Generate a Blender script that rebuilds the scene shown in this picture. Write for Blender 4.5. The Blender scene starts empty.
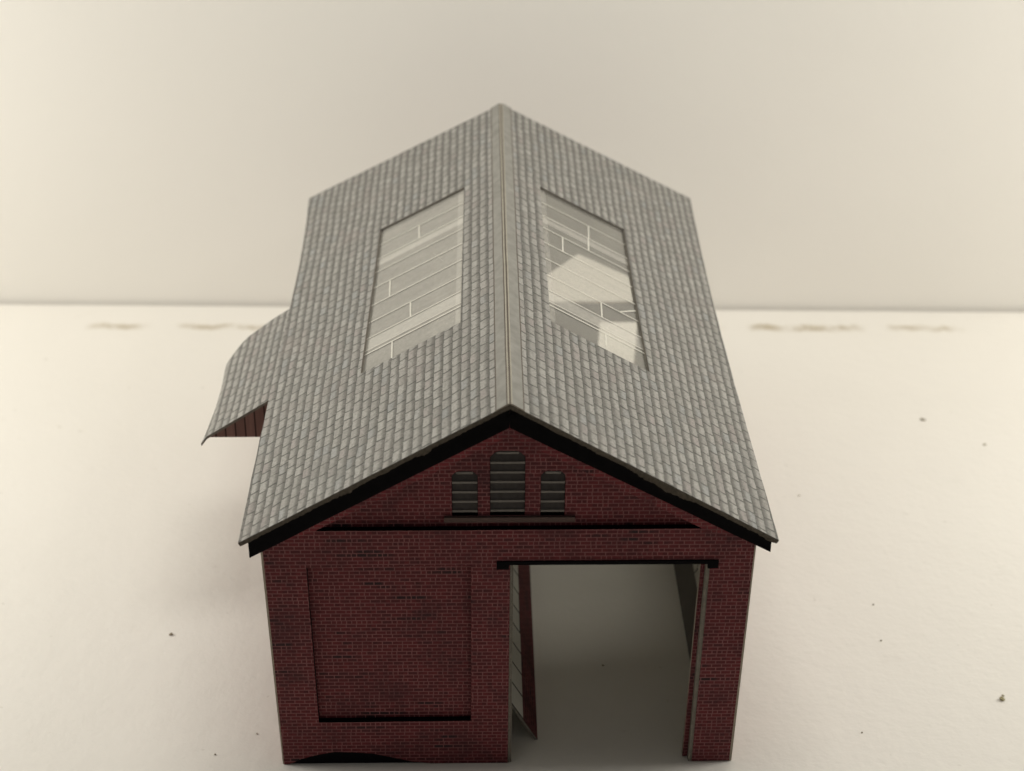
import bpy, bmesh, math, random
from mathutils import Vector, Matrix, noise
from mathutils.geometry import tessellate_polygon

random.seed(7)
S = 0.01                      # everything below is written in centimetres
scn = bpy.context.scene

# ------------------------------------------------------------------ camera
cd = bpy.data.cameras.new('camera')
cam = bpy.data.objects.new('camera', cd)
scn.collection.objects.link(cam)
scn.camera = cam
rt = Vector((0.99983763, -0.01718513, 0.00542013))
up = Vector((0.00380355, 0.49528413, 0.86872272))
fw = Vector((0.01761362, 0.86856105, -0.49526908))
M = Matrix((( rt.x, up.x, -fw.x, -0.5435*S), (rt.y, up.y, -fw.y, -29.0338*S), (rt.z, up.z, -fw.z, 26.2768*S), (0, 0, 0, 1)))
cam.matrix_world = M
cd.sensor_width = 36.0
cd.lens = 1709.77/1024*36.0
cd.clip_start = 0.005
cd.clip_end = 20.0
cd.dof.use_dof = True
cd.dof.focus_distance = 36.8*S
cd.dof.aperture_fstop = 20.0

# ------------------------------------------------------------------ world + lamps
w = bpy.data.worlds.new('World')
scn.world = w
w.use_nodes = True
w.node_tree.nodes['Background'].inputs[0].default_value = (1.0, 0.97, 0.93, 1)
w.node_tree.nodes['Background'].inputs[1].default_value = 0.105

def lamp(name, loc, target, size, watts, col):
    ld = bpy.data.lights.new(name, 'AREA')
    ld.shape = 'RECTANGLE'
    ld.size, ld.size_y = size[0]*S, size[1]*S
    ld.energy = watts
    ld.color = col
    o = bpy.data.objects.new(name, ld)
    scn.collection.objects.link(o)
    o.location = Vector(loc)*S
    o.rotation_euler = (Vector(target)-Vector(loc)).to_track_quat('-Z', 'Y').to_euler()
    return o
WARM = (1.0, 0.99, 0.945)
lamp('side_lamp', (-42, 8.5, 19), (-6, 15, 4), (16, 13), 1.16, WARM)
lamp('side_lamp', (42, 8.5, 19), (6, 15, 4), (16, 13), 0.98, WARM)
lamp('top_lamp', (3, 3, 50), (0, 16, 4), (24, 12), 0.78, WARM)
lamp('front_lamp', (10.8, 1.2, 23.6), (-3, 20, 5), (1.8, 1.8), 0.032, WARM)

scn.view_settings.view_transform = 'Standard'
scn.view_settings.look = 'None'
scn.view_settings.exposure = 0.0
scn.view_settings.gamma = 1.0
scn.render.filter_size = 1.25
scn.cycles.max_bounces = 10
scn.cycles.transparent_max_bounces = 16

# ------------------------------------------------------------------ node helper
class NT:
    def __init__(self, name):
        self.m = bpy.data.materials.new(name)
        self.m.use_nodes = True
        self.t = self.m.node_tree
        self.b = self.t.nodes['Principled BSDF']
        self.out = self.t.nodes['Material Output']
    def n(self, ty, **kw):
        nd = self.t.nodes.new(ty)
        for k, v in kw.items():
            setattr(nd, k, v)
        return nd
    def put(self, sock, v):
        if hasattr(v, 'links') or isinstance(v, bpy.types.NodeSocket):
            self.t.links.new(v, sock)
        else:
            sock.default_value = v
    def math(self, op, a, b=0.0, c=0.0, clamp=False):
        nd = self.n('ShaderNodeMath', operation=op)
        nd.use_clamp = clamp
        for s, v in zip(nd.inputs, (a, b, c)):
            self.put(s, v)
        return nd.outputs[0]
    def mix(self, f, a, b, blend='MIX'):
        nd = self.n('ShaderNodeMix', data_type='RGBA', blend_type=blend)
        self.put(nd.inputs[0], f)
        for s, v in ((nd.inputs[6], a), (nd.inputs[7], b)):
            self.put(s, (*v, 1.0) if isinstance(v, tuple) and len(v) == 3 else v)
        return nd.outputs[2]
    def step(self, v, lo, hi, a=0.0, b=1.0):
        nd = self.n('ShaderNodeMapRange', interpolation_type='SMOOTHSTEP')
        for s, x in zip(nd.inputs, (v, lo, hi, a, b)):
            self.put(s, x)
        return nd.outputs[0]
    def noise(self, vec, scale, detail=3.0, rough=0.55):
        nd = self.n('ShaderNodeTexNoise')
        self.put(nd.inputs['Vector'], vec)
        nd.inputs['Scale'].default_value = scale
        nd.inputs['Detail'].default_value = detail
        nd.inputs['Roughness'].default_value = rough
        return nd.outputs[0]
    def uv(self):
        return self.n('ShaderNodeUVMap').outputs[0]
    def obj(self):                                    # object space in centimetres
        nd = self.n('ShaderNodeVectorMath', operation='SCALE')
        self.t.links.new(self.n('ShaderNodeTexCoord').outputs['Object'], nd.inputs[0])
        nd.inputs['Scale'].default_value = 100.0
        return nd.outputs[0]
    def xyz(self, v):
        nd = self.n('ShaderNodeSeparateXYZ')
        self.put(nd.inputs[0], v)
        return nd.outputs
    def comb(self, x, y, z=0.0):
        nd = self.n('ShaderNodeCombineXYZ')
        for s, v in zip(nd.inputs, (x, y, z)):
            self.put(s, v)
        return nd.outputs[0]
    def white(self, v):
        nd = self.n('ShaderNodeTexWhiteNoise', noise_dimensions='3D')
        self.put(nd.inputs['Vector'], v)
        return nd.outputs['Value']
    def fin(self, col, rough=0.8, spec=0.25, bump=None, dist=0.0002, strength=0.5):
        self.put(self.b.inputs['Base Color'], (*col, 1.0) if isinstance(col, tuple) else col)
        self.put(self.b.inputs['Roughness'], rough)
        self.b.inputs['Specular IOR Level'].default_value = spec
        if bump is not None:
            bn = self.n('ShaderNodeBump')
            bn.inputs['Strength'].default_value = strength
            bn.inputs['Distance'].default_value = dist
            self.put(bn.inputs['Height'], bump)
            self.t.links.new(bn.outputs[0], self.b.inputs['Normal'])
        return self.m

# ------------------------------------------------------------------ materials
def brick_material(name, tint=1.0):
    k = NT(name)
    uv = k.uv()
    p = k.xyz(uv)
    H, BW, MO = 0.0925, 0.215, 0.0118
    vr = k.math('DIVIDE', p[1], H)
    row = k.math('FLOOR', vr)
    fv = k.math('FRACT', vr)
    par = k.math('MODULO', k.math('ADD', row, 400.0), 2.0)
    jit = k.math('MULTIPLY', k.white(k.comb(row, 3.1)), 0.16)
    uu = k.math('ADD', k.math('ADD', k.math('DIVIDE', p[0], BW), k.math('MULTIPLY', par, 0.5)), jit)
    bi = k.math('FLOOR', uu)
    fu = k.math('FRACT', uu)
    split = k.math('GREATER_THAN', k.white(k.comb(bi, row, 5.0)), 0.80)           # some bricks are two headers
    dj = k.math('MINIMUM', fu, k.math('SUBTRACT', 1.0, fu))
    dmid = k.math('ADD', k.math('ABSOLUTE', k.math('SUBTRACT', fu, 0.5)), k.math('MULTIPLY', k.math('SUBTRACT', 1.0, split), 1.0))
    dj = k.math('MULTIPLY', k.math('MINIMUM', dj, dmid), BW)
    dv = k.math('MULTIPLY', k.math('MINIMUM', fv, k.math('SUBTRACT', 1.0, fv)), H)
    wob = k.math('MULTIPLY', k.math('SUBTRACT', k.noise(uv, 9.0, 2.0), 0.5), 0.010)
    d = k.math('ADD', k.math('MINIMUM', dj, dv), wob)
    mort = k.step(d, MO*0.55, MO*1.25, 1.0, 0.0)
    rnd = k.white(k.comb(bi, row, k.math('GREATER_THAN', fu, 0.5)))
    rnd2 = k.white(k.comb(bi, row, 9.0))
    col = k.mix(rnd, (0.098*tint, 0.0125*tint, 0.0155*tint), (0.155*tint, 0.0195*tint, 0.0235*tint))
    col = k.mix(k.step(rnd2, 0.82, 0.98, 0.0, 0.5), col, (0.060, 0.014, 0.018))
    big = k.noise(uv, 0.55, 4.0, 0.6)
    run = k.noise(k.comb(k.math('MULTIPLY', p[0], 0.9), k.math('MULTIPLY', row, 3.7)), 1.0, 1.0)
    soot = k.math('MULTIPLY', k.step(run, 0.58, 0.66), k.step(big, 0.42, 0.62))
    col = k.mix(k.math('MULTIPLY', soot, 0.9), col, (0.014, 0.006, 0.008))
    mcol = k.mix(k.noise(uv, 3.0, 2.0), (0.195, 0.070, 0.072), (0.30, 0.118, 0.116))
    col = k.mix(k.math('MULTIPLY', mort, 1.0), col, mcol)
    col = k.mix(k.step(k.noise(uv, 0.9, 5.0, 0.62), 0.44, 0.76, 0.0, 0.60), col, (0.030, 0.010, 0.013))
    col = k.mix(k.math('MULTIPLY', k.noise(uv, 60.0, 2.0), 0.22), col, (0.02, 0.008, 0.01))
    return k.fin(col, 0.7, 0.25, k.math('SUBTRACT', k.noise(uv, 30.0, 3.0), k.math('MULTIPLY', mort, 0.5)), 0.00006, 0.5)

def slate_material(name):
    k = NT(name)
    uv = k.uv()
    p = k.xyz(uv)
    H, TW = 0.225, 0.385
    warp = k.noise(uv, 0.35, 3.0)
    wv = k.math('MULTIPLY', k.math('SUBTRACT', warp, 0.5), 0.10)
    fine = k.math('MULTIPLY', k.math('SUBTRACT', k.noise(uv, 3.2, 2.0), 0.5), 0.05)
    v = k.math('ADD', k.math('ADD', p[1], wv), fine)
    vr = k.math('DIVIDE', v, H)
    row = k.math('FLOOR', vr)
    fv = k.math('FRACT', vr)
    jit = k.math('MULTIPLY', k.white(k.comb(row, 1.7)), 0.55)
    par = k.math('MULTIPLY', k.math('MODULO', k.math('ADD', row, 100.0), 2.0), 0.5)
    bow = k.math('MULTIPLY', k.math('SINE', k.math('MULTIPLY', fv, 6.283)), -0.02)
    uu = k.math('ADD', k.math('ADD', k.math('ADD', k.math('DIVIDE', p[0], TW), par), jit), bow)
    uu = k.math('ADD', uu, k.math('MULTIPLY', k.math('SUBTRACT', k.noise(uv, 2.3, 1.0), 0.5), 0.35))
    ti = k.math('FLOOR', uu)
    fu = k.math('FRACT', uu)
    rnd = k.white(k.comb(ti, row, 1.0))
    rnd2 = k.white(k.comb(ti, row, 2.0))
    light = k.mix(rnd, (0.292, 0.276, 0.247), (0.368, 0.350, 0.315))
    light = k.mix(k.step(rnd2, 0.86, 1.0, 0.0, 0.35), light, (0.26, 0.28, 0.285))
    light = k.mix(k.step(rnd2, 0.14, 0.0, 0.0, 0.5), light, (0.30, 0.255, 0.235))
    dark = (0.142, 0.133, 0.117)
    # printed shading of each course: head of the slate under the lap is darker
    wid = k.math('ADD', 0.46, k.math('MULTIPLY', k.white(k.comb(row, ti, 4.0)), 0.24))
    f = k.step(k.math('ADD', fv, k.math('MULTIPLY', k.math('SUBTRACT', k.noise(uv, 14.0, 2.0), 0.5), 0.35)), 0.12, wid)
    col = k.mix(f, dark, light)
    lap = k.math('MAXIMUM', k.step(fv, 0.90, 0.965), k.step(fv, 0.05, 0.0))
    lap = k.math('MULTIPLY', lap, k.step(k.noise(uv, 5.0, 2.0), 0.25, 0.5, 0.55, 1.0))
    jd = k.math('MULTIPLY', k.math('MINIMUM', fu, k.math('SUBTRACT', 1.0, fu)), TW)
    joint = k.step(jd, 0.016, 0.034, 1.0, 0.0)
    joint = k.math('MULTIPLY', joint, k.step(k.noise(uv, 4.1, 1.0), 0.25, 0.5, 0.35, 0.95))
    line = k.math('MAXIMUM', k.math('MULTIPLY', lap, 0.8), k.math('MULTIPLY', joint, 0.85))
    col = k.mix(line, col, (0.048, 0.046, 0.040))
    st = k.step(k.noise(uv, 0.55, 5.0, 0.65), 0.52, 0.76, 0.0, 0.35)
    col = k.mix(st, col, (0.27, 0.225, 0.20))
    col = k.mix(k.math('MULTIPLY', k.step(k.noise(uv, 0.8, 4.0, 0.7), 0.50, 0.75), 0.30), col, (0.17, 0.17, 0.158))
    col = k.mix(k.step(k.noise(uv, 13.0, 4.0, 0.75), 0.44, 0.68, 0.0, 0.50), col, (0.130, 0.125, 0.108))
    col = k.mix(k.step(k.noise(uv, 16.0, 3.0, 0.75), 0.54, 0.72, 0.0, 0.45), col, (0.47, 0.455, 0.405))
    bump = k.math('ADD', k.math('MULTIPLY', fv, 0.6), k.math('MULTIPLY', k.noise(uv, 18.0, 3.0), 0.5))
    bump = k.math('SUBTRACT', bump, k.math('MULTIPLY', line, 0.35))
    return k.fin(col, 0.72, 0.3, bump, 0.00012, 0.35)

def plain(name, col, var=0.15, scale=4.0, rough=0.8, spec=0.25, bump=0.0):
    k = NT(name)
    o = k.obj()
    n = k.noise(o, scale, 4.0, 0.6)
    c = k.mix(n, tuple(x*(1-var) for x in col), tuple(min(1, x*(1+var)) for x in col))
    if bump:
        return k.fin(c, rough, spec, k.noise(o, scale*4, 3.0), bump, 0.5)
    return k.fin(c, rough, spec)

BRICK = brick_material('printed_brick', 0.92)
VERGE_LIT = brick_material('printed_verge_brick_lit', 1.55)  # same brick, brightened for the light the rake edge catches
SLATE = slate_material('printed_slate')
CARD = plain('raw_card_edge', (0.36, 0.31, 0.25), 0.35, 6.0, 0.9, 0.1, 0.0003)
CARDD = plain('grey_card_edge', (0.20, 0.18, 0.15), 0.4, 7.0, 0.9, 0.1, 0.0003)
EDGE = plain('frayed_card_edge', (0.105, 0.088, 0.068), 0.6, 14.0, 0.9, 0.1, 0.0004)
INK_SHADE = plain('black_ink_and_shade', (0.006, 0.0055, 0.006), 0.4, 6.0, 0.9, 0.05, 0.0001)  # black of boards and lintel, also painted shade in the notch
LINER = plain('dark_card', (0.045, 0.043, 0.040), 0.3, 3.0, 0.85, 0.15)
GREYC = plain('grey_inner_card', (0.19, 0.175, 0.155), 0.2, 1.0, 0.85, 0.15)
LOUVRE = plain('louvre_paint', (0.110, 0.097, 0.089), 0.35, 9.0, 0.7, 0.2)
LIP_LIT = plain('louvre_lip_lit', (0.190, 0.172, 0.155), 0.25, 9.0, 0.7, 0.2)  # paler than the slats: light on the lower lip is painted in
SILL = plain('sill_stone', (0.105, 0.070, 0.060), 0.25, 7.0, 0.8, 0.2)
RIDGE = plain('ridge_strip', (0.255, 0.243, 0.213), 0.40, 3.5, 0.75, 0.25, 0.0001)
RDARK = plain('ridge_crease', (0.115, 0.095, 0.075), 0.3, 5.0, 0.8, 0.2)
RCREAM = plain('ridge_fold', (0.37, 0.34, 0.275), 0.2, 5.0, 0.8, 0.2)
WHITE = plain('printed_white_line', (0.64, 0.61, 0.53), 0.1, 6.0, 0.7, 0.2)
PALE = plain('pale_inner_card', (0.50, 0.48, 0.435), 0.15, 1.2, 0.85, 0.15)

def boards_material():
    k = NT('printed_boards')
    p = k.xyz(k.uv())
    u = k.math('DIVIDE', p[0], 0.235)
    fu = k.math('FRACT', u)
    rnd = k.white(k.comb(k.math('FLOOR', u), 2.0))
    c = k.mix(rnd, (0.26, 0.150, 0.125), (0.34, 0.205, 0.172))
    c = k.mix(k.math('MULTIPLY', k.noise(k.comb(k.math('MULTIPLY', p[0], 14.0), k.math('MULTIPLY', p[1], 1.4)), 1.0, 3.0), 0.5), c, (0.075, 0.040, 0.035))
    d = k.math('MINIMUM', fu, k.math('SUBTRACT', 1.0, fu))
    return k.fin(k.mix(k.step(d, 0.05, 0.10, 0.9, 0.0), c, (0.022, 0.013, 0.012)), 0.75, 0.2)
BOARDS = boards_material()

def stone_material():
    k = NT('printed_white_blocks')
    p = k.xyz(k.uv())
    r = k.math('DIVIDE', p[0], 0.78)
    row = k.math('FLOOR', r)
    fr = k.math('FRACT', r)
    c2 = k.math('ADD', k.math('DIVIDE', p[1], 0.62), k.math('MULTIPLY', k.white(k.comb(row, 2.0)), 0.3))
    fc = k.math('FRACT', c2)
    d1 = k.math('MULTIPLY', k.math('MINIMUM', fr, k.math('SUBTRACT', 1.0, fr)), 0.78)
    d2 = k.math('MULTIPLY', k.math('MINIMUM', fc, k.math('SUBTRACT', 1.0, fc)), 0.62)
    ln = k.step(k.math('MINIMUM', d1, d2), 0.018, 0.038, 1.0, 0.0)
    c = k.mix(k.noise(k.uv(), 1.5, 3.0), (0.58, 0.56, 0.50), (0.74, 0.71, 0.64))
    return k.fin(k.mix(ln, c, (0.012, 0.012, 0.012)), 0.7, 0.25)
STONE = stone_material()

def glazing_material(name, hz, inner):
    k = NT(name)
    p = k.xyz(k.uv())
    n = k.noise(k.uv(), 6.0, 4.0, 0.7)
    scuff = k.noise(k.comb(k.math('MULTIPLY', p[0], 1.2), k.math('MULTIPLY', p[1], 0.25)), 3.0, 3.0)
    tr = k.n('ShaderNodeBsdfTransparent')
    tr.inputs[0].default_value = (0.86, 0.86, 0.82, 1)
    df = k.n('ShaderNodeBsdfDiffuse')
    k.put(df.inputs[0], k.mix(n, (0.52, 0.49, 0.43), (0.62, 0.59, 0.52)))
    gl = k.n('ShaderNodeBsdfGlossy')
    gl.inputs['Roughness'].default_value = 0.16
    gl.inputs[0].default_value = (0.9, 0.9, 0.88, 1)
    band = 0.0
    for y0, y1 in ((5.27, 5.87), (9.72, 10.11)):
        b = k.math('MULTIPLY', k.step(p[0], y0-0.03, y0+0.03), k.step(p[0], y1-0.03, y1+0.03, 1.0, 0.0))
        band = k.math('MAXIMUM', band, b)
    haze = k.math('ADD', k.math('ADD', hz, k.math('MULTIPLY', k.step(scuff, 0.4, 0.7), 0.06)), k.math('MULTIPLY', band, 0.24))
    haze = k.math('ADD', haze, k.math('MULTIPLY', k.step(p[1], inner+0.16, inner+0.20, 1.0, 0.0), 0.16))
    speck = k.step(k.noise(k.uv(), 22.0, 2.0, 0.8), 0.62, 0.74, 0.0, 0.28)
    haze = k.math('ADD', haze, k.math('MULTIPLY', k.math('SUBTRACT', k.noise(k.uv(), 9.0, 5.0, 0.75), 0.5), 0.30))
    haze = k.math('ADD', haze, speck)
    m1 = k.n('ShaderNodeMixShader')
    k.put(m1.inputs[0], haze)
    k.t.links.new(tr.outputs[0], m1.inputs[1])
    k.t.links.new(df.outputs[0], m1.inputs[2])
    fr = k.n('ShaderNodeFresnel')
    fr.inputs[0].default_value = 1.45
    m2 = k.n('ShaderNodeMixShader')
    k.put(m2.inputs[0], fr.outputs[0])
    k.t.links.new(m1.outputs[0], m2.inputs[1])
    k.t.links.new(gl.outputs[0], m2.inputs[2])
    k.t.links.new(m2.outputs[0], k.out.inputs[0])
    return k.m
GLAZE = {-1: glazing_material('hazy_acetate', 0.50, 1.16), 1: glazing_material('clear_acetate', 0.29, 1.10)}

def table_material():
    k = NT('white_painted_board')
    o = k.obj()
    p = k.xyz(o)
    c = k.mix(k.noise(o, 0.16, 4.0), (0.765, 0.725, 0.650), (0.805, 0.765, 0.692))
    # rubbed tan smears along the back edge
    wob = k.math('MULTIPLY', k.math('SUBTRACT', k.noise(k.comb(p[0], 0.0), 1.2, 4.0, 0.65), 0.5), 0.75)
    base = k.math('SUBTRACT', 20.92, k.math('MULTIPLY', p[0], 0.012))
    dy = k.math('ABSOLUTE', k.math('SUBTRACT', k.math('ADD', p[1], wob), base))
    tot = 0.0
    for x0, x1, hh, s in ((-19.5, -17.9, 0.14, .35), (-13.7, -11.3, 0.17, .75), (-10.7, -6.5, 0.15, .75), (7.0, 7.7, .12, .4), (8.1, 12.3, 0.19, .9), (12.7, 15.6, 0.17, .75)):
        bx = k.math('MULTIPLY', k.step(p[0], x0, x0+0.5), k.step(p[0], x1-0.9, x1, 1.0, 0.0))
        by = k.step(dy, hh*0.6, hh*1.6, 1.0, 0.0)
        tot = k.math('MAXIMUM', tot, k.math('MULTIPLY', k.math('MULTIPLY', bx, by), s))
    tot = k.math('MULTIPLY', tot, k.step(k.noise(o, 1.3, 4.0, 0.65), 0.30, 0.62))
    c = k.mix(k.math('MULTIPLY', tot, 1.0, 0.0, True), c, (0.46, 0.39, 0.275))
    faint = k.step(k.noise(o, 0.9, 5.0, 0.7), 0.60, 0.80, 0.0, 0.10)
    c = k.mix(faint, c, (0.50, 0.45, 0.36))
    c = k.mix(k.step(k.noise(o, 3.1, 2.0, 0.4), 0.735, 0.78, 0.0, 0.18), c, (0.35, 0.30, 0.22))
    b = k.math('ADD', k.math('MULTIPLY', k.noise(o, 1.7, 3.0), 1.0), k.math('MULTIPLY', k.noise(o, 6.0, 2.0), 0.35))
    return k.fin(c, 0.55, 0.3, b, 0.0006, 0.28)
TABLE = table_material()

def wall_material():
    k = NT('white_wall_paint')
    o = k.obj()
    c = k.mix(k.noise(o, 0.12, 4.0), (0.80, 0.765, 0.695), (0.835, 0.80, 0.73))
    return k.fin(c, 0.75, 0.2, k.noise(o, 3.0, 3.0), 0.0004, 0.2)
WALL = wall_material()

# ------------------------------------------------------------------ mesh helpers (cm in, metres out)
def link(name, verts, faces, mats, fmat=None, uvs=None, parent=None, smooth=False):
    me = bpy.data.meshes.new(name)
    me.from_pydata([Vector(v)*S for v in verts], [], faces)
    for m in (mats if isinstance(mats, (list, tuple)) else [mats]):
        me.materials.append(m)
    if fmat:
        for p, i in zip(me.polygons, fmat):
            p.material_index = i
    ul = me.uv_layers.new(name='UVMap')
    for p in me.polygons:
        n = p.normal
        for li, vi in zip(p.loop_indices, p.vertices):
            if uvs is not None:
                ul.data[li].uv = uvs[vi]
            else:
                x, y, z = verts[vi]
                if abs(n.x) >= abs(n.y) and abs(n.x) >= abs(n.z): ul.data[li].uv = (y, z)
                elif abs(n.y) >= abs(n.z): ul.data[li].uv = (x, z)
                else: ul.data[li].uv = (x, y)
        p.use_smooth = smooth
    o = bpy.data.objects.new(name, me)
    scn.collection.objects.link(o)
    if parent is not None:
        o.parent = parent
    return o

def sheet(name, outer, holes, y0, y1, mats, parent, edge_mats=None):
    """card sheet standing in x-z between depths y0 (front) and y1; mats = front, back, then edge materials"""
    loops = [outer] + list(holes)
    flat = [p for l in loops for p in l]
    tris = tessellate_polygon([[Vector((p[0], p[1], 0)) for p in l] for l in loops])
    n = len(flat)
    V = [(x, y0, z) for x, z in flat] + [(x, y1, z) for x, z in flat]
    F, fm = [], []
    for t in tris:
        a, b, c = [Vector((*flat[i], 0)) for i in t]
        t = t if (b-a).cross(c-a).z > 0 else t[::-1]          # x-z counter-clockwise faces -y
        F.append(tuple(t)); fm.append(0)
        F.append(tuple(i+n for i in reversed(t))); fm.append(1)
    k = 0
    for li, l in enumerate(loops):
        for i in range(len(l)):
            a, b = k+i, k+(i+1) % len(l)
            F.append((a, b, b+n, a+n)); fm.append(2+(edge_mats[li] if edge_mats else 0))
        k += len(l)
    o = link(name, V, F, mats, fm, None, parent)
    bm = bmesh.new(); bm.from_mesh(o.data)
    bmesh.ops.recalc_face_normals(bm, faces=bm.faces)
    bm.to_mesh(o.data); bm.free()
    return o

def box(V, F, x0, x1, y0, y1, z0, z1):
    b = len(V)
    V += [(x, y, z) for z in (z0, z1) for x, y in ((x0, y0), (x1, y0), (x1, y1), (x0, y1))]
    F += [tuple(b+i for i in f) for f in ((3, 2, 1, 0), (4, 5, 6, 7), (0, 1, 5, 4), (1, 2, 6, 5), (2, 3, 7, 6), (3, 0, 4, 7))]

def wob(pts, amp, step, seed):
    """subdivide a closed polyline and jitter it a little, like a knife cut in card"""
    out = []
    for i, p in enumerate(pts):
        q = pts[(i+1) % len(pts)]
        L = math.hypot(q[0]-p[0], q[1]-p[1]); m = max(1, int(L/step))
        for j in range(m):
            t = j/m
            x, z = p[0]+(q[0]-p[0])*t, p[1]+(q[1]-p[1])*t
            if j:
                x += amp*noise.noise((x*1.7+seed, z*1.7, seed)); z += amp*noise.noise((x*1.7, z*1.7+seed, seed+5))
            out.append((x, z))
    return out

# ------------------------------------------------------------------ setting
def struct(o):
    o['kind'] = 'structure'
    return o
def back_edge(x): return 22.33 - 0.0238*x + 0.03*noise.noise((x*0.35, 2.0, 0))
xs = [-90+i*1.5 for i in range(121)]
V, F = [], []
for x in xs:
    yb = back_edge(x)
    V += [(x, -70, 0), (x, yb-0.05, 0), (x, yb-0.012, -0.015), (x, yb, -0.05), (x, yb, -1.6)]
for i in range(len(xs)-1):
    a, b = i*5, (i+1)*5
    F += [(a+j, b+j, b+j+1, a+j+1) for j in range(4)]
table = struct(link('table_top', V, F, TABLE))
V, F = [], []
for x in (-90, 90):
    y = 22.33-0.0238*x+0.16
    V += [(x, y, -1.6), (x, y, 70), (x, y+1.5, 70), (x, y+1.5, -1.6)]
F = [(0, 4, 5, 1), (1, 5, 6, 2), (2, 6, 7, 3), (3, 7, 4, 0)]
struct(link('wall', V, F, WALL))

# ------------------------------------------------------------------ the model building
shed = bpy.data.objects.new('model_building', None)
scn.collection.objects.link(shed)
shed.empty_display_size = 0.02
shed['label'] = 'red brick card model shed with grey slate roof, skylights and open doorway on white table'
shed['category'] = 'model building'

# --- front wall: two plies of card with cut-outs
LX, RX = -4.985, 4.96
front_outer = [(LX, 0.01), (-4.86, 0.02), (-4.60, 0.16), (-4.28, 0.27), (-3.84, 0.37), (-3.45, 0.35), (-3.0, 0.31), (-2.6, 0.20), (-2.1, 0.06), (-1.7, 0.012), (0.0, 0.01),
               (0.03, 5.46), (4.20, 5.48), (4.12, 0.02), (RX, 0.03), (5.03, 2.9), (5.10, 6.05), (0.0, 9.24), (-5.085, 6.0), (-5.03, 2.9)]
panel = [(-4.15, 1.21), (-0.81, 1.235), (-0.784, 5.42), (-4.205, 5.38)]
def rake(x): return 8.545-0.565*abs(x)
gable = [(-3.96, 6.295), (3.96, 6.315), (3.90, 6.40), (0.0, 8.545), (-3.90, 6.38)]
fw_ = sheet('front_wall', front_outer, [wob(panel, .012, .5, 1), wob(gable, .010, .5, 2)], 0.0, 0.15, [BRICK, PALE, CARD, INK_SHADE], shed, [0, 1, 1])

def arch(x0, x1, z0, z1):
    w_ = x1-x0
    return [(x0, z0), (x1, z0), (x1, z1-0.20*w_), (x1-0.13*w_, z1-0.06*w_), (x1-0.28*w_, z1), (x0+0.28*w_, z1), (x0+0.13*w_, z1-0.06*w_), (x0, z1-0.20*w_)]
vents = [(-1.165, -0.635, 6.56, 7.64, 4), (-0.385, 0.330, 6.57, 8.125, 6), (0.645, 1.145, 6.56, 7.64, 4)]
inner_outer = [(-4.93, 0.55), (-0.02, 0.012), (-0.02, 5.42), (4.03, 5.44), (3.925, 0.03), (4.90, 0.03), (5.03, 6.0), (0, 9.12), (-5.02, 5.95)]
sheet('recessed_panel', inner_outer, [arch(*v[:4]) for v in vents], 0.1535, 0.29, [BRICK, PALE, CARD, INK_SHADE], fw_, [0, 1, 1, 1])
sheet('dark_notch_backing', [(-4.9, 0.012), (-0.08, 0.012), (-0.08, 1.6), (-4.9, 1.6)], [], 0.34, 0.40, [INK_SHADE, LINER, CARD], fw_)  # added black sheet, stands in for the dark inside behind the notch
sheet('dark_notch_fill', [(-4.93, 0.011), (-4.855, 0.013), (-4.595, 0.15), (-4.27, 0.258), (-3.84, 0.358), (-3.45, 0.338), (-3.0, 0.298), (-2.6, 0.190), (-2.1, 0.052), (-1.75, 0.011)], [], 0.03, 0.14, [INK_SHADE, INK_SHADE, INK_SHADE], fw_)  # black sheet filling the torn notch in place of its unlit gap
sheet('vent_backing', [(-1.5, 6.45), (1.5, 6.45), (1.5, 7.9), (0, 8.5), (-1.5, 7.9)], [], 0.36, 0.40, [INK_SHADE, LINER, CARD], fw_)
sheet('door_jamb', [(0.004, 0.012), (0.040, 0.012), (0.062, 5.44), (0.034, 5.44)], [], 0.01, 0.145, [CARDD, CARDD, CARDD], fw_)
sheet('door_jamb', [(0.046, 0.012), (0.080, 0.012), (0.10, 5.44), (0.068, 5.44)], [], 0.03, 0.145, [CARDD, CARDD, CARDD], fw_)
sheet('door_jamb', [(4.035, 0.02), (4.117, 0.02), (4.197, 5.44), (4.115, 5.44)], [], 0.012, 0.145, [CARDD, CARDD, CARDD], fw_)
sheet('lintel', [(-0.25, 5.33), (0.0, 5.33), (0.01, 5.445), (4.14, 5.445), (4.15, 5.33), (4.37, 5.34), (4.37, 5.535), (-0.25, 5.525)], [], -0.035, -0.003, [INK_SHADE, INK_SHADE, INK_SHADE], fw_)
V, F = [], []
box(V, F, -1.33, 1.36, 0.08, 0.150, 6.44, 6.555)
link('vent_sill', V, F, SILL, None, None, fw_)

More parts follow.
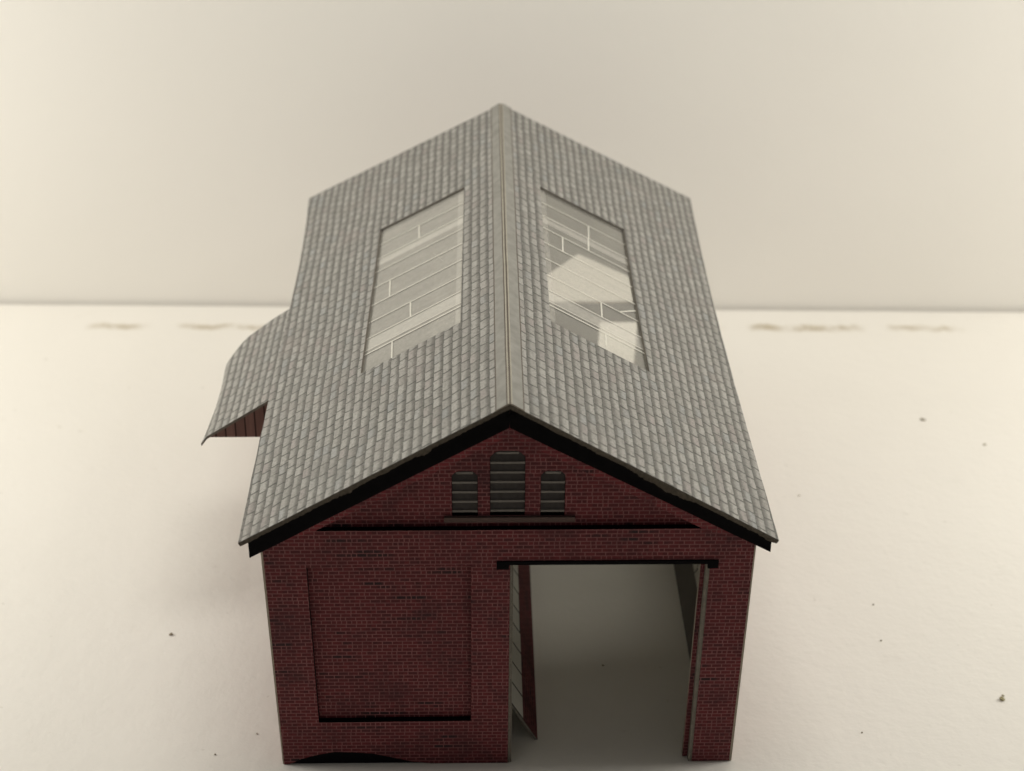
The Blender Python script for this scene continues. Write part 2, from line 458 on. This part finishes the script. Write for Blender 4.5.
for x0, x1, z0, z1, ns in vents:
    V, F, fm = [], [], []
    pitch = 0.232
    for i in range(ns+1):
        zb = z0+0.115+i*pitch
        inset = 0.0 if zb < z1-0.24*(x1-x0) else 0.17*(x1-x0)
        a, b_ = x0+0.008+inset, x1-0.008-inset
        if zb > z1-0.02: break
        zt = min(zb+0.30, z1-0.003)
        th = 0.018
        # tilted board: low lip to the front, head to the back
        k0 = len(V)
        yb_, yt_ = 0.165, 0.330
        V += [(a, yb_, zb), (b_, yb_, zb), (b_, yt_, zt), (a, yt_, zt), (a, yb_+th, zb-0.012), (b_, yb_+th, zb-0.012), (b_, yt_+th, zt-0.012), (a, yt_+th, zt-0.012)]
        for f in ((0, 1, 2, 3), (7, 6, 5, 4), (0, 4, 5, 1), (1, 5, 6, 2), (2, 6, 7, 3), (3, 7, 4, 0)):
            F.append(tuple(k0+j for j in f)); fm.append(0)
        k1 = len(F)
        box(V, F, a, b_, 0.146, 0.178, zb-0.026, zb+0.024)
        fm += [1]*(len(F)-k1)
    link('louvre_vent', V, F, [LOUVRE, LIP_LIT], fm, None, fw_)

# --- barge boards
sheet('lit_verge_strip', [(-4.62, 6.07), (-3.99, 6.30), (0.0, 8.575), (3.99, 6.315), (4.62, 6.11), (4.62, 6.30), (0.0, 8.84), (-4.62, 6.20)], [], -0.0045, -0.0005, [VERGE_LIT, VERGE_LIT, VERGE_LIT], fw_)  # printed course along the rake, its caught light put into the colour
sheet('bargeboard', wob([(0.0, 8.80), (0.0, 9.42), (-5.355, 6.28), (-5.35, 5.69)][::-1], .008, .8, 3), [], -0.075, -0.006, [INK_SHADE, INK_SHADE, INK_SHADE], shed)
sheet('bargeboard', wob([(0.004, 8.80), (5.42, 5.768), (5.425, 6.26), (0.004, 9.42)], .008, .8, 4), [], -0.075, -0.006, [INK_SHADE, INK_SHADE, INK_SHADE], shed)
V, F = [], []
for i in range(10):
    t = 2*math.pi*i/10
    V += [(0.06+0.10*math.cos(t), -0.10, 9.02+0.10*math.sin(t)), (0.06+0.10*math.cos(t), -0.073, 9.02+0.10*math.sin(t))]
F = [tuple(range(0, 20, 2))] + [(2*i, 2*i+1, (2*i+3) % 20, (2*i+2) % 20) for i in range(10)]
link('gable_boss', V, F, INK_SHADE, None, None, shed)

# --- side walls
def side_wall(sg):
    xo, xi = sg*5.135, sg*5.035
    V, F, fm = [], [], []
    n = 24
    for i in range(n+1):
        y = 0.012+(16.0-0.012)*i/n
        bowx = sg*(-0.02)*math.sin(math.pi*i/n)
        for x in (xo, xi):
            V += [(x+bowx-sg*0.12, y, 0.012), (x+bowx-sg*0.06, y, 3.0), (x+bowx-sg*0.005, y, 5.93)]
    for i in range(n):
        a, b = i*6, (i+1)*6
        for j in range(2):
            F.append((a+j, b+j, b+j+1, a+j+1)); fm.append(0)
            F.append((a+3+j, a+4+j, b+4+j, b+3+j)); fm.append(1)
        F.append((a+2, b+2, b+5, a+5)); fm.append(2)
        F.append((a, a+3, b+3, b)); fm.append(2)
    for a in (0, n*6):
        F += [(a, a+1, a+4, a+3), (a+1, a+2, a+5, a+4)]; fm += [2, 2]
    o = link('side_wall', V, F, [BRICK, STONE, CARD], fm, None, shed)
    bm = bmesh.new(); bm.from_mesh(o.data)
    bmesh.ops.recalc_face_normals(bm, faces=bm.faces); bm.to_mesh(o.data); bm.free()
    return o
side_wall(-1); side_wall(1)

# --- back wall with an uneven opening
sheet('back_wall', [(-4.9, 0.012), (1.0, 0.012), (1.0, 2.9), (1.0, 3.53), (1.0, 4.1), (2.26, 5.07), (3.72, 4.35), (4.12, 3.9), (4.0, 0.012), (4.9, 0.012), (4.9, 5.9), (0, 8.9), (-4.9, 5.9)],
      [], 15.85, 16.0, [PALE, BRICK, CARD], shed)
sheet('tie_strip', [(0.7, 2.92), (4.3, 2.90), (4.3, 3.52), (0.7, 3.53)], [], 15.70, 15.84, [GREYC, LINER, CARD], shed)
sheet('door_board', [(0.8, 0.012), (2.85, 0.012), (2.95, 2.9), (0.8, 2.9)], [], 15.72, 15.84, [GREYC, LINER, CARD], shed)

# --- sloping inner linings either side of the track way
def lining(x0, sg, k, zfold, ztop, y0, y1, low):
    """leaning sheet: foot at x0, rising away from the track way"""
    V, F, fm, uv = [], [], [], []
    n = 16
    zs = (0.012, zfold, ztop)
    for i in range(n+1):
        y = y0+(y1-y0)*i/n
        for z in zs:
            x = x0+sg*z/k
            V.append((x, y, z)); uv.append((y, z*math.hypot(1, 1/k)-zfold*1.15))
        for z in zs:
            x = x0+sg*z/k+sg*0.07
            V.append((x, y, z)); uv.append((y, z))
    for i in range(n):
        a, b = i*6, i*6+6
        F += [(a, a+1, b+1, b), (a+1, a+2, b+2, b+1), (a+3, b+3, b+4, a+4), (a+4, b+4, b+5, a+5), (a+2, a+5, b+5, b+2)]
        fm += [0, 1, 3, 3, 2]
    for a in (0, n*6):
        F += [(a, a+1, a+4, a+3), (a+1, a+2, a+5, a+4)]; fm += [2, 2]
    o = link('inner_lining', V, F, [low, STONE, CARDD, PALE], fm, uv, shed)
    bm = bmesh.new(); bm.from_mesh(o.data)
    bmesh.ops.recalc_face_normals(bm, faces=bm.faces); bm.to_mesh(o.data); bm.free()
    return o
lining(0.70, -1, 1.77, 0.60, 4.6, 0.757, 15.6, BRICK)['label'] = 'leaning inner lining with brick foot and white block face'
lining(4.46, 1, 1.77, 0.66, 0.93, 0.50, 15.6, GREYC)['label'] = 'low leaning inner lining with dark grey foot'

# ------------------------------------------------------------------ roof
Y0, Y1 = -0.5, 16.55
def eave(sg, t):
    if sg < 0:
        x = -5.443+(-5.515+5.443)*t; z = 6.366+(6.50-6.366)*t
        x += 0.13*math.sin(math.pi*t**2.3)-0.04*(1-t)
    else:
        x = 5.441+(5.502-5.441)*t; z = 6.368+(6.478-6.368)*t
        x -= 0.125*math.sin(math.pi*t**1.15)-0.04*(1-t)
    return x, z
def ridge(t): return 0.022*t, 9.595+(9.377-9.595)*t
def roof_pt(sg, y, s, off=0.0):
    """s = 0 ridge, 1 eave ; off = thickness below the surface"""
    t = (y-Y0)/(Y1-Y0)
    ex, ez = eave(sg, t); rx, rz = ridge(t)
    x0, z0 = eave(sg, 0.0)[0]+(-0.072 if sg < 0 else 0.061)*t, ez
    dx, dz = x0-rx, z0-rz                          # the straight slope
    f = (ex-rx)/dx
    s2 = s*f
    L = math.hypot(dx, dz)
    nx, nz = -dz/L*sg, abs(dx)/L
    sag = -0.035*math.sin(math.pi*s)*math.sin(math.pi*t)
    return Vector((rx+dx*s2-nx*off*1.0, y, rz+dz*s2-nz*off+sag)), L*s2
TH = 0.115
GD = 0.065                     # depth of the glazing below the slates
SKY = {-1: (1.01, 3.235), 1: (0.975, 3.225)}
SY = (4.16, 11.80)
def slope(sg):
    xa, xb = SKY[sg]
    ss = sorted(set([0.0, xa/5.46, xb/5.46, 1.0] + [i/16 for i in range(1, 16) if all(abs(i/16-q/5.46) > .02 for q in (xa, xb))]))
    ys = sorted(set([Y0, SY[0], SY[1], Y1] + [Y0+(Y1-Y0)*i/44 for i in range(1, 44) if all(abs(Y0+(Y1-Y0)*i/44-q) > .12 for q in SY)]))
    V, uv, idx = [], [], {}
    for layer, off in ((0, 0.0), (1, TH)):
        for j, y in enumerate(ys):
            for i, s in enumerate(ss):
                p, v = roof_pt(sg, y, s, off)
                if s == 0: p.x += sg*0.03
                if y == Y0:                                            # ragged cut at the front
                    p.y += 0.012*noise.noise((s*23, sg*3.0, layer*2.0)) + (0.06*layer)
                    if layer: p.z += 0.045*noise.noise((s*31, sg*5.0, 1.0))+0.02*noise.noise((s*90, sg*5.0, 1.0))
                    if layer and s == 1: p.x -= sg*0.03
                if s == 1.0:
                    p.x += 0.012*noise.noise((y*1.3, sg*2.0, 4.0))
                idx[layer, j, i] = len(V); V.append(tuple(p)); uv.append((y+sg*37.3, v))
    F, fm = [], []
    i0, i1 = ss.index(xa/5.46), ss.index(xb/5.46)
    j0, j1 = ys.index(SY[0]), ys.index(SY[1])
    hole = lambda j, i: i0 <= i < i1 and j0 <= j < j1
    nj, ni = len(ys)-1, len(ss)-1
    for j in range(nj):
        for i in range(ni):
            if hole(j, i): continue
            F.append((idx[0, j, i], idx[0, j, i+1], idx[0, j+1, i+1], idx[0, j+1, i])); fm.append(0)
            F.append((idx[1, j, i], idx[1, j+1, i], idx[1, j+1, i+1], idx[1, j, i+1])); fm.append(1)
            for (a, b, cond) in (((j, i), (j, i+1), j == 0 or hole(j-1, i)), ((j+1, i+1), (j+1, i), j == nj-1 or hole(j+1, i)),
                                 ((j+1, i), (j, i), i == 0 or hole(j, i-1)), ((j, i+1), (j+1, i+1), i == ni-1 or hole(j, i+1))):
                if cond:
                    F.append((idx[0, a[0], a[1]], idx[1, a[0], a[1]], idx[1, b[0], b[1]], idx[0, b[0], b[1]])); fm.append(2 if (hole(j-1, i) or hole(j+1, i) or hole(j, i-1) or hole(j, i+1)) else 3)
    # torn paper fibres hanging from the front edge
    rr = random.Random(11+sg)
    tears = [(0.31, .07, .02), (0.45, .03, .015), (0.60, .05, .03)] if sg < 0 else [(0.50, .07, .035), (0.585, .10, .05), (0.64, .05, .03), (0.33, .03, .02), (0.97, .05, .02)]
    nr = 150
    b = len(V)
    for q in range(nr+1):
        s_ = q/nr
        ext = 0.028*abs(noise.noise((s_*40, sg*7.0, 2.0)))+0.016*noise.noise((s_*130, sg*7.0, 5.0))
        for c_, a_, w_ in tears:
            ext += a_*math.exp(-((s_-c_)/w_)**2)*(0.75+0.5*noise.noise((s_*110, c_*9, 1.0)))
        for row_, off_, dy_ in ((0, -0.002, -0.014), (1, TH*0.36, -0.026), (2, TH*0.72+ext*0.9, -0.020+0.02*noise.noise((s_*70, sg, 8.0))), (3, TH*0.72+ext*0.6, 0.05)):
            p, v = roof_pt(sg, Y0, s_, off_)
            p.y += dy_+0.010*noise.noise((s_*55, sg*2.0, row_*1.0))
            V.append(tuple(p)); uv.append((0, v))
    for q in range(nr):
        for row_ in range(3):
            a = b+q*4+row_
            F.append((a, a+4, a+5, a+1)); fm.append(3)
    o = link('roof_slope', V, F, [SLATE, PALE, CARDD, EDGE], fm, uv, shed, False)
    bm = bmesh.new(); bm.from_mesh(o.data)
    bmesh.ops.recalc_face_normals(bm, faces=bm.faces); bm.to_mesh(o.data); bm.free()
    # glazing below the opening
    V, F, uv = [], [], []
    sa, sb, ya, yb_ = xa/5.46-.03, xb/5.46+.03, SY[0]-.15, SY[1]+.15
    n = 10
    for j in range(n+1):
        y = ya+(yb_-ya)*j/n
        for s in (sa, sb):
            p, v = roof_pt(sg, y, s, GD+0.006)
            V.append(tuple(p)); uv.append((y, v))
    F = [((2*j, 2*j+1, 2*j+3, 2*j+2) if sg > 0 else (2*j+2, 2*j+3, 2*j+1, 2*j)) for j in range(n)]
    link('skylight_glazing', V, F, GLAZE[sg], None, uv, o)
    # white lines printed on the acetate, plus a painted card-edge highlight on the right
    V, F, uv = [], [], []
    def ln(y_a, s_a, y_b, s_b, wd):
        p, q = roof_pt(sg, y_a, s_a, GD-.010)[0], roof_pt(sg, y_b, s_b, GD-.010)[0]
        d = (q-p).normalized(); nn = Vector((sg*.51, 0, .86)); sd = d.cross(nn).normalized()*wd*.50
        b = len(V)
        for e in (p-sd, p+sd, q+sd, q-sd):
            V.append(tuple(e)); uv.append((0, 0))
        F.append((b, b+1, b+2, b+3))
    A, B = xa/5.46, xb/5.46
    m = lambda f: A+(B-A)*f
    for y_, wd in ((5.10, .05), (5.27, .022), (5.87, .042), (6.67, .042), (7.56, .045), (8.48, .045), (9.36, .042), (10.11, .045), (10.93, .036)):
        ln(y_, A, y_+0.03*noise.noise((y_, sg, 0)), B, wd)
    for ya2, yb2, f in ((10.11, 10.93, .52), (7.56, 8.48, .80), (5.87, 6.67, .54), (4.25, 5.10, .70)) if sg < 0 else ((10.11, 10.93, .55), (9.36, 10.11, .53), (8.48, 9.36, .22), (5.87, 6.67, .58), (4.5, 5.10, .58)):
        ln(ya2, m(f), yb2, m(f)+.006, .04)
    if sg < 0:
        ln(8.0, m(.22), 8.8, m(.34), .004); ln(8.7, m(.18), 8.1, m(.36), .004)
    else:
        ln(6.69, m(.80), 7.2, m(.99), .04); ln(4.20, m(.30), 4.20, m(.78), .05)  # strip along the lower edge is a card-edge highlight drawn in white
    link('printed_glazing_lines', V, F, WHITE, None, uv, o)
    return o
slope(-1); slope(1)

# --- ridge strip: two flanges, with scored creases between
prof = [(-0.285, 0.0, 1), (-0.262, 0.012, 0), (-0.070, 0.016, 1), (-0.046, 0.014, 2), (-0.014, 0.018, 1), (0.022, 0.012, 2), (0.050, 0.016, 0), (0.262, 0.012, 1), (0.285, 0.0, 1)]
V, F, fm = [], [], []
n = 40
for j in range(n+1):
    y = Y0-0.012+(Y1-Y0+0.02)*j/n
    t = (y-Y0)/(Y1-Y0)
    rx, rz = ridge(t)
    for x, h, m_ in prof:
        xx = x+0.008*noise.noise((y*0.8, 3.0, 0))
        r_ = 0.035+0.12*t                                  # the fold opens out towards the back
        V.append((rx+xx, y, rz-0.575*max(0.0, abs(xx)-r_)+h*0.5+0.008-0.006*math.exp(-(x/0.05)**2)-0.575*r_*0.62*math.exp(-((abs(x)-0.28)/0.10)**2)))
np_ = len(prof)
for j in range(n):
    for i in range(np_-1):
        F.append((j*np_+i, j*np_+i+1, (j+1)*np_+i+1, (j+1)*np_+i)); fm.append(prof[i][2])
b = len(V)
V += [(V[i][0], V[i][1]+0.0, V[i][2]-0.045) for i in range(np_)]
for i in range(np_-1):
    F.append((b+i, b+i+1, i+1, i)); fm.append(3)
link('ridge_cap', V, F, [RIDGE, RDARK, RCREAM, CARD], fm, None, shed)

# ------------------------------------------------------------------ side canopy
def can_z(x): return 6.31+0.665*(x+5.46)
out = [(-5.0, 5.50), (-7.17, 5.40), (-7.13, 5.65), (-7.03, 6.92), (-7.0, 7.9), (-7.035, 9.05), (-6.99, 9.28), (-6.90, 9.48), (-6.74, 9.74), (-6.62, 9.83), (-6.50, 9.87), (-5.91, 9.95), (-5.0, 10.02)]
# dense grid so that the sheet can curl at its outer edge
V, F, fm, uv = [], [], [], []
cols, rows_ = 14, 26
def lerp_outline(y):
    pts = out[1:12]
    for p, q in zip(pts, pts[1:]):
        if p[1] <= y <= q[1]: return p[0]+(q[0]-p[0])*(y-p[1])/(q[1]-p[1])
    return pts[0][0] if y < pts[0][1] else pts[-1][0]
ya, yb_ = 5.42, 9.98
ylist = [ya+(yb_-ya)*(j/rows_) for j in range(rows_+1)]
for layer in (0, 1):
    for j, y in enumerate(ylist):
        xo = max(-7.17, lerp_outline(min(y, 9.94)))
        for i in range(cols+1):
            s = i/cols
            x = -5.0+(xo+5.0)*s
            yy = y-0.06*(1-s)+ (0.06*(1-s) if y > 9.5 else 0)
            z = can_z(x)
            if s > .93: z -= 0.10*((s-.93)/.07)**2
            z += 0.02*math.sin(y*1.6)*s
            V.append((x, yy, z-0.075*layer)); uv.append((y, (-x-5.0)*1.19+0.06))
N1 = (rows_+1)*(cols+1)
for j in range(rows_):
    for i in range(cols):
        a = j*(cols+1)+i; b = a+cols+1
        F.append((a, a+1, b+1, b)); fm.append(0)
        F.append((a+N1, b+N1, b+1+N1, a+1+N1)); fm.append(1)
def ed(a, b):
    F.append((a, b, b+N1, a+N1)); fm.append(1)
for i in range(cols):
    ed(i, i+1); ed(rows_*(cols+1)+i, rows_*(cols+1)+i+1)
for j in range(rows_):
    ed(j*(cols+1)+cols, (j+1)*(cols+1)+cols)
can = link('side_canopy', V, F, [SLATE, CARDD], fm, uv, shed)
bm = bmesh.new(); bm.from_mesh(can.data)
bmesh.ops.recalc_face_normals(bm, faces=bm.faces); bm.to_mesh(can.data); bm.free()
for y0 in (5.52, 9.78):
    zb = 5.20
    tri = [(-7.02 if y0 < 6 else -6.45, zb), (-5.04, zb), (-5.04, can_z(-5.04)-0.085), (-7.02 if y0 < 6 else -6.45, can_z(-7.02 if y0 < 6 else -6.45)-0.080)]
    if y0 < 6: tri[3] = (-7.02, max(zb+0.01, can_z(-7.02)-0.08))
    sheet('canopy_boarding', tri, [], y0, y0+0.07, [BOARDS, LINER, CARDD], can)

# ------------------------------------------------------------------ crumbs lying on the table
def crumb(x, y, sx, sy, sz, rot, col, label, seed):
    bm = bmesh.new()
    bmesh.ops.create_icosphere(bm, subdivisions=2, radius=1.0)
    for v in bm.verts:
        k = 1+0.55*noise.noise(v.co*1.3+Vector((seed*3.1, 0, 0)))
        v.co = v.co*k
        v.co.x *= sx*S*.68; v.co.y *= sy*S*.68; v.co.z *= sz*S*.7
    lo = min(v.co.z for v in bm.verts)
    for v in bm.verts: v.co.z -= lo
    me = bpy.data.meshes.new('crumb'); bm.to_mesh(me); bm.free()
    me.materials.append(col)
    o = bpy.data.objects.new('crumb', me); scn.collection.objects.link(o)
    o.location = (x*S, y*S, 0.00001); o.rotation_euler = (0, 0, rot)
    o['label'] = label; o['category'] = 'crumb'; o['group'] = 'crumbs scattered on the white table'
C1 = plain('olive_crumb', (0.36, 0.32, 0.19), 0.5, 12.0)
C2 = plain('dark_crumb', (0.27, 0.23, 0.16), 0.4, 12.0)
C3 = plain('grey_crumb', (0.52, 0.47, 0.37), 0.3, 12.0)
crumb(11.66, 2.03, .085, .10, .05, .6, C1, 'largest olive crumb on the table, far to the right of the doorway', 1)
crumb(11.72, 2.17, .05, .05, .03, .2, C3, 'small pale crumb touching the largest olive crumb', 2)
crumb(12.70, 14.86, .13, .085, .03, -.5, C2, 'dark elongated crumb on the table, farthest back on the right side', 3)
crumb(14.20, 13.42, .075, .07, .03, .3, C3, 'pale crumb at the far right of the table in front of the dark elongated one', 4)
crumb(-8.23, 4.69, .065, .06, .04, .4, C2, 'dark crumb alone on the table left of the shed', 5)
crumb(-5.71, 1.03, .03, .03, .02, .4, C3, 'tiny crumb nearest the front left corner of the shed', 6)
crumb(-6.57, 0.34, .035, .025, .02, .9, C2, 'tiny dark crumb at the lower left near the picture edge', 7)
crumb(9.36, 5.73, .038, .034, .025, .2, C2, 'tiny dark crumb right of the shed, farther back of a close pair', 8)
crumb(9.26, 4.27, .042, .036, .025, .8, C2, 'tiny dark crumb right of the shed, nearer one of a close pair', 9)
crumb(8.13, 0.91, .032, .03, .02, .1, C2, 'tiny dark crumb right of the front right corner of the shed', 10)
crumb(8.30, 10.76, .05, .04, .02, .3, C3, 'faint crumb beside the right eave of the roof', 11)
crumb(2.35, 3.38, .045, .04, .02, .3, C2, 'dark crumb on the floor inside the open doorway', 12)
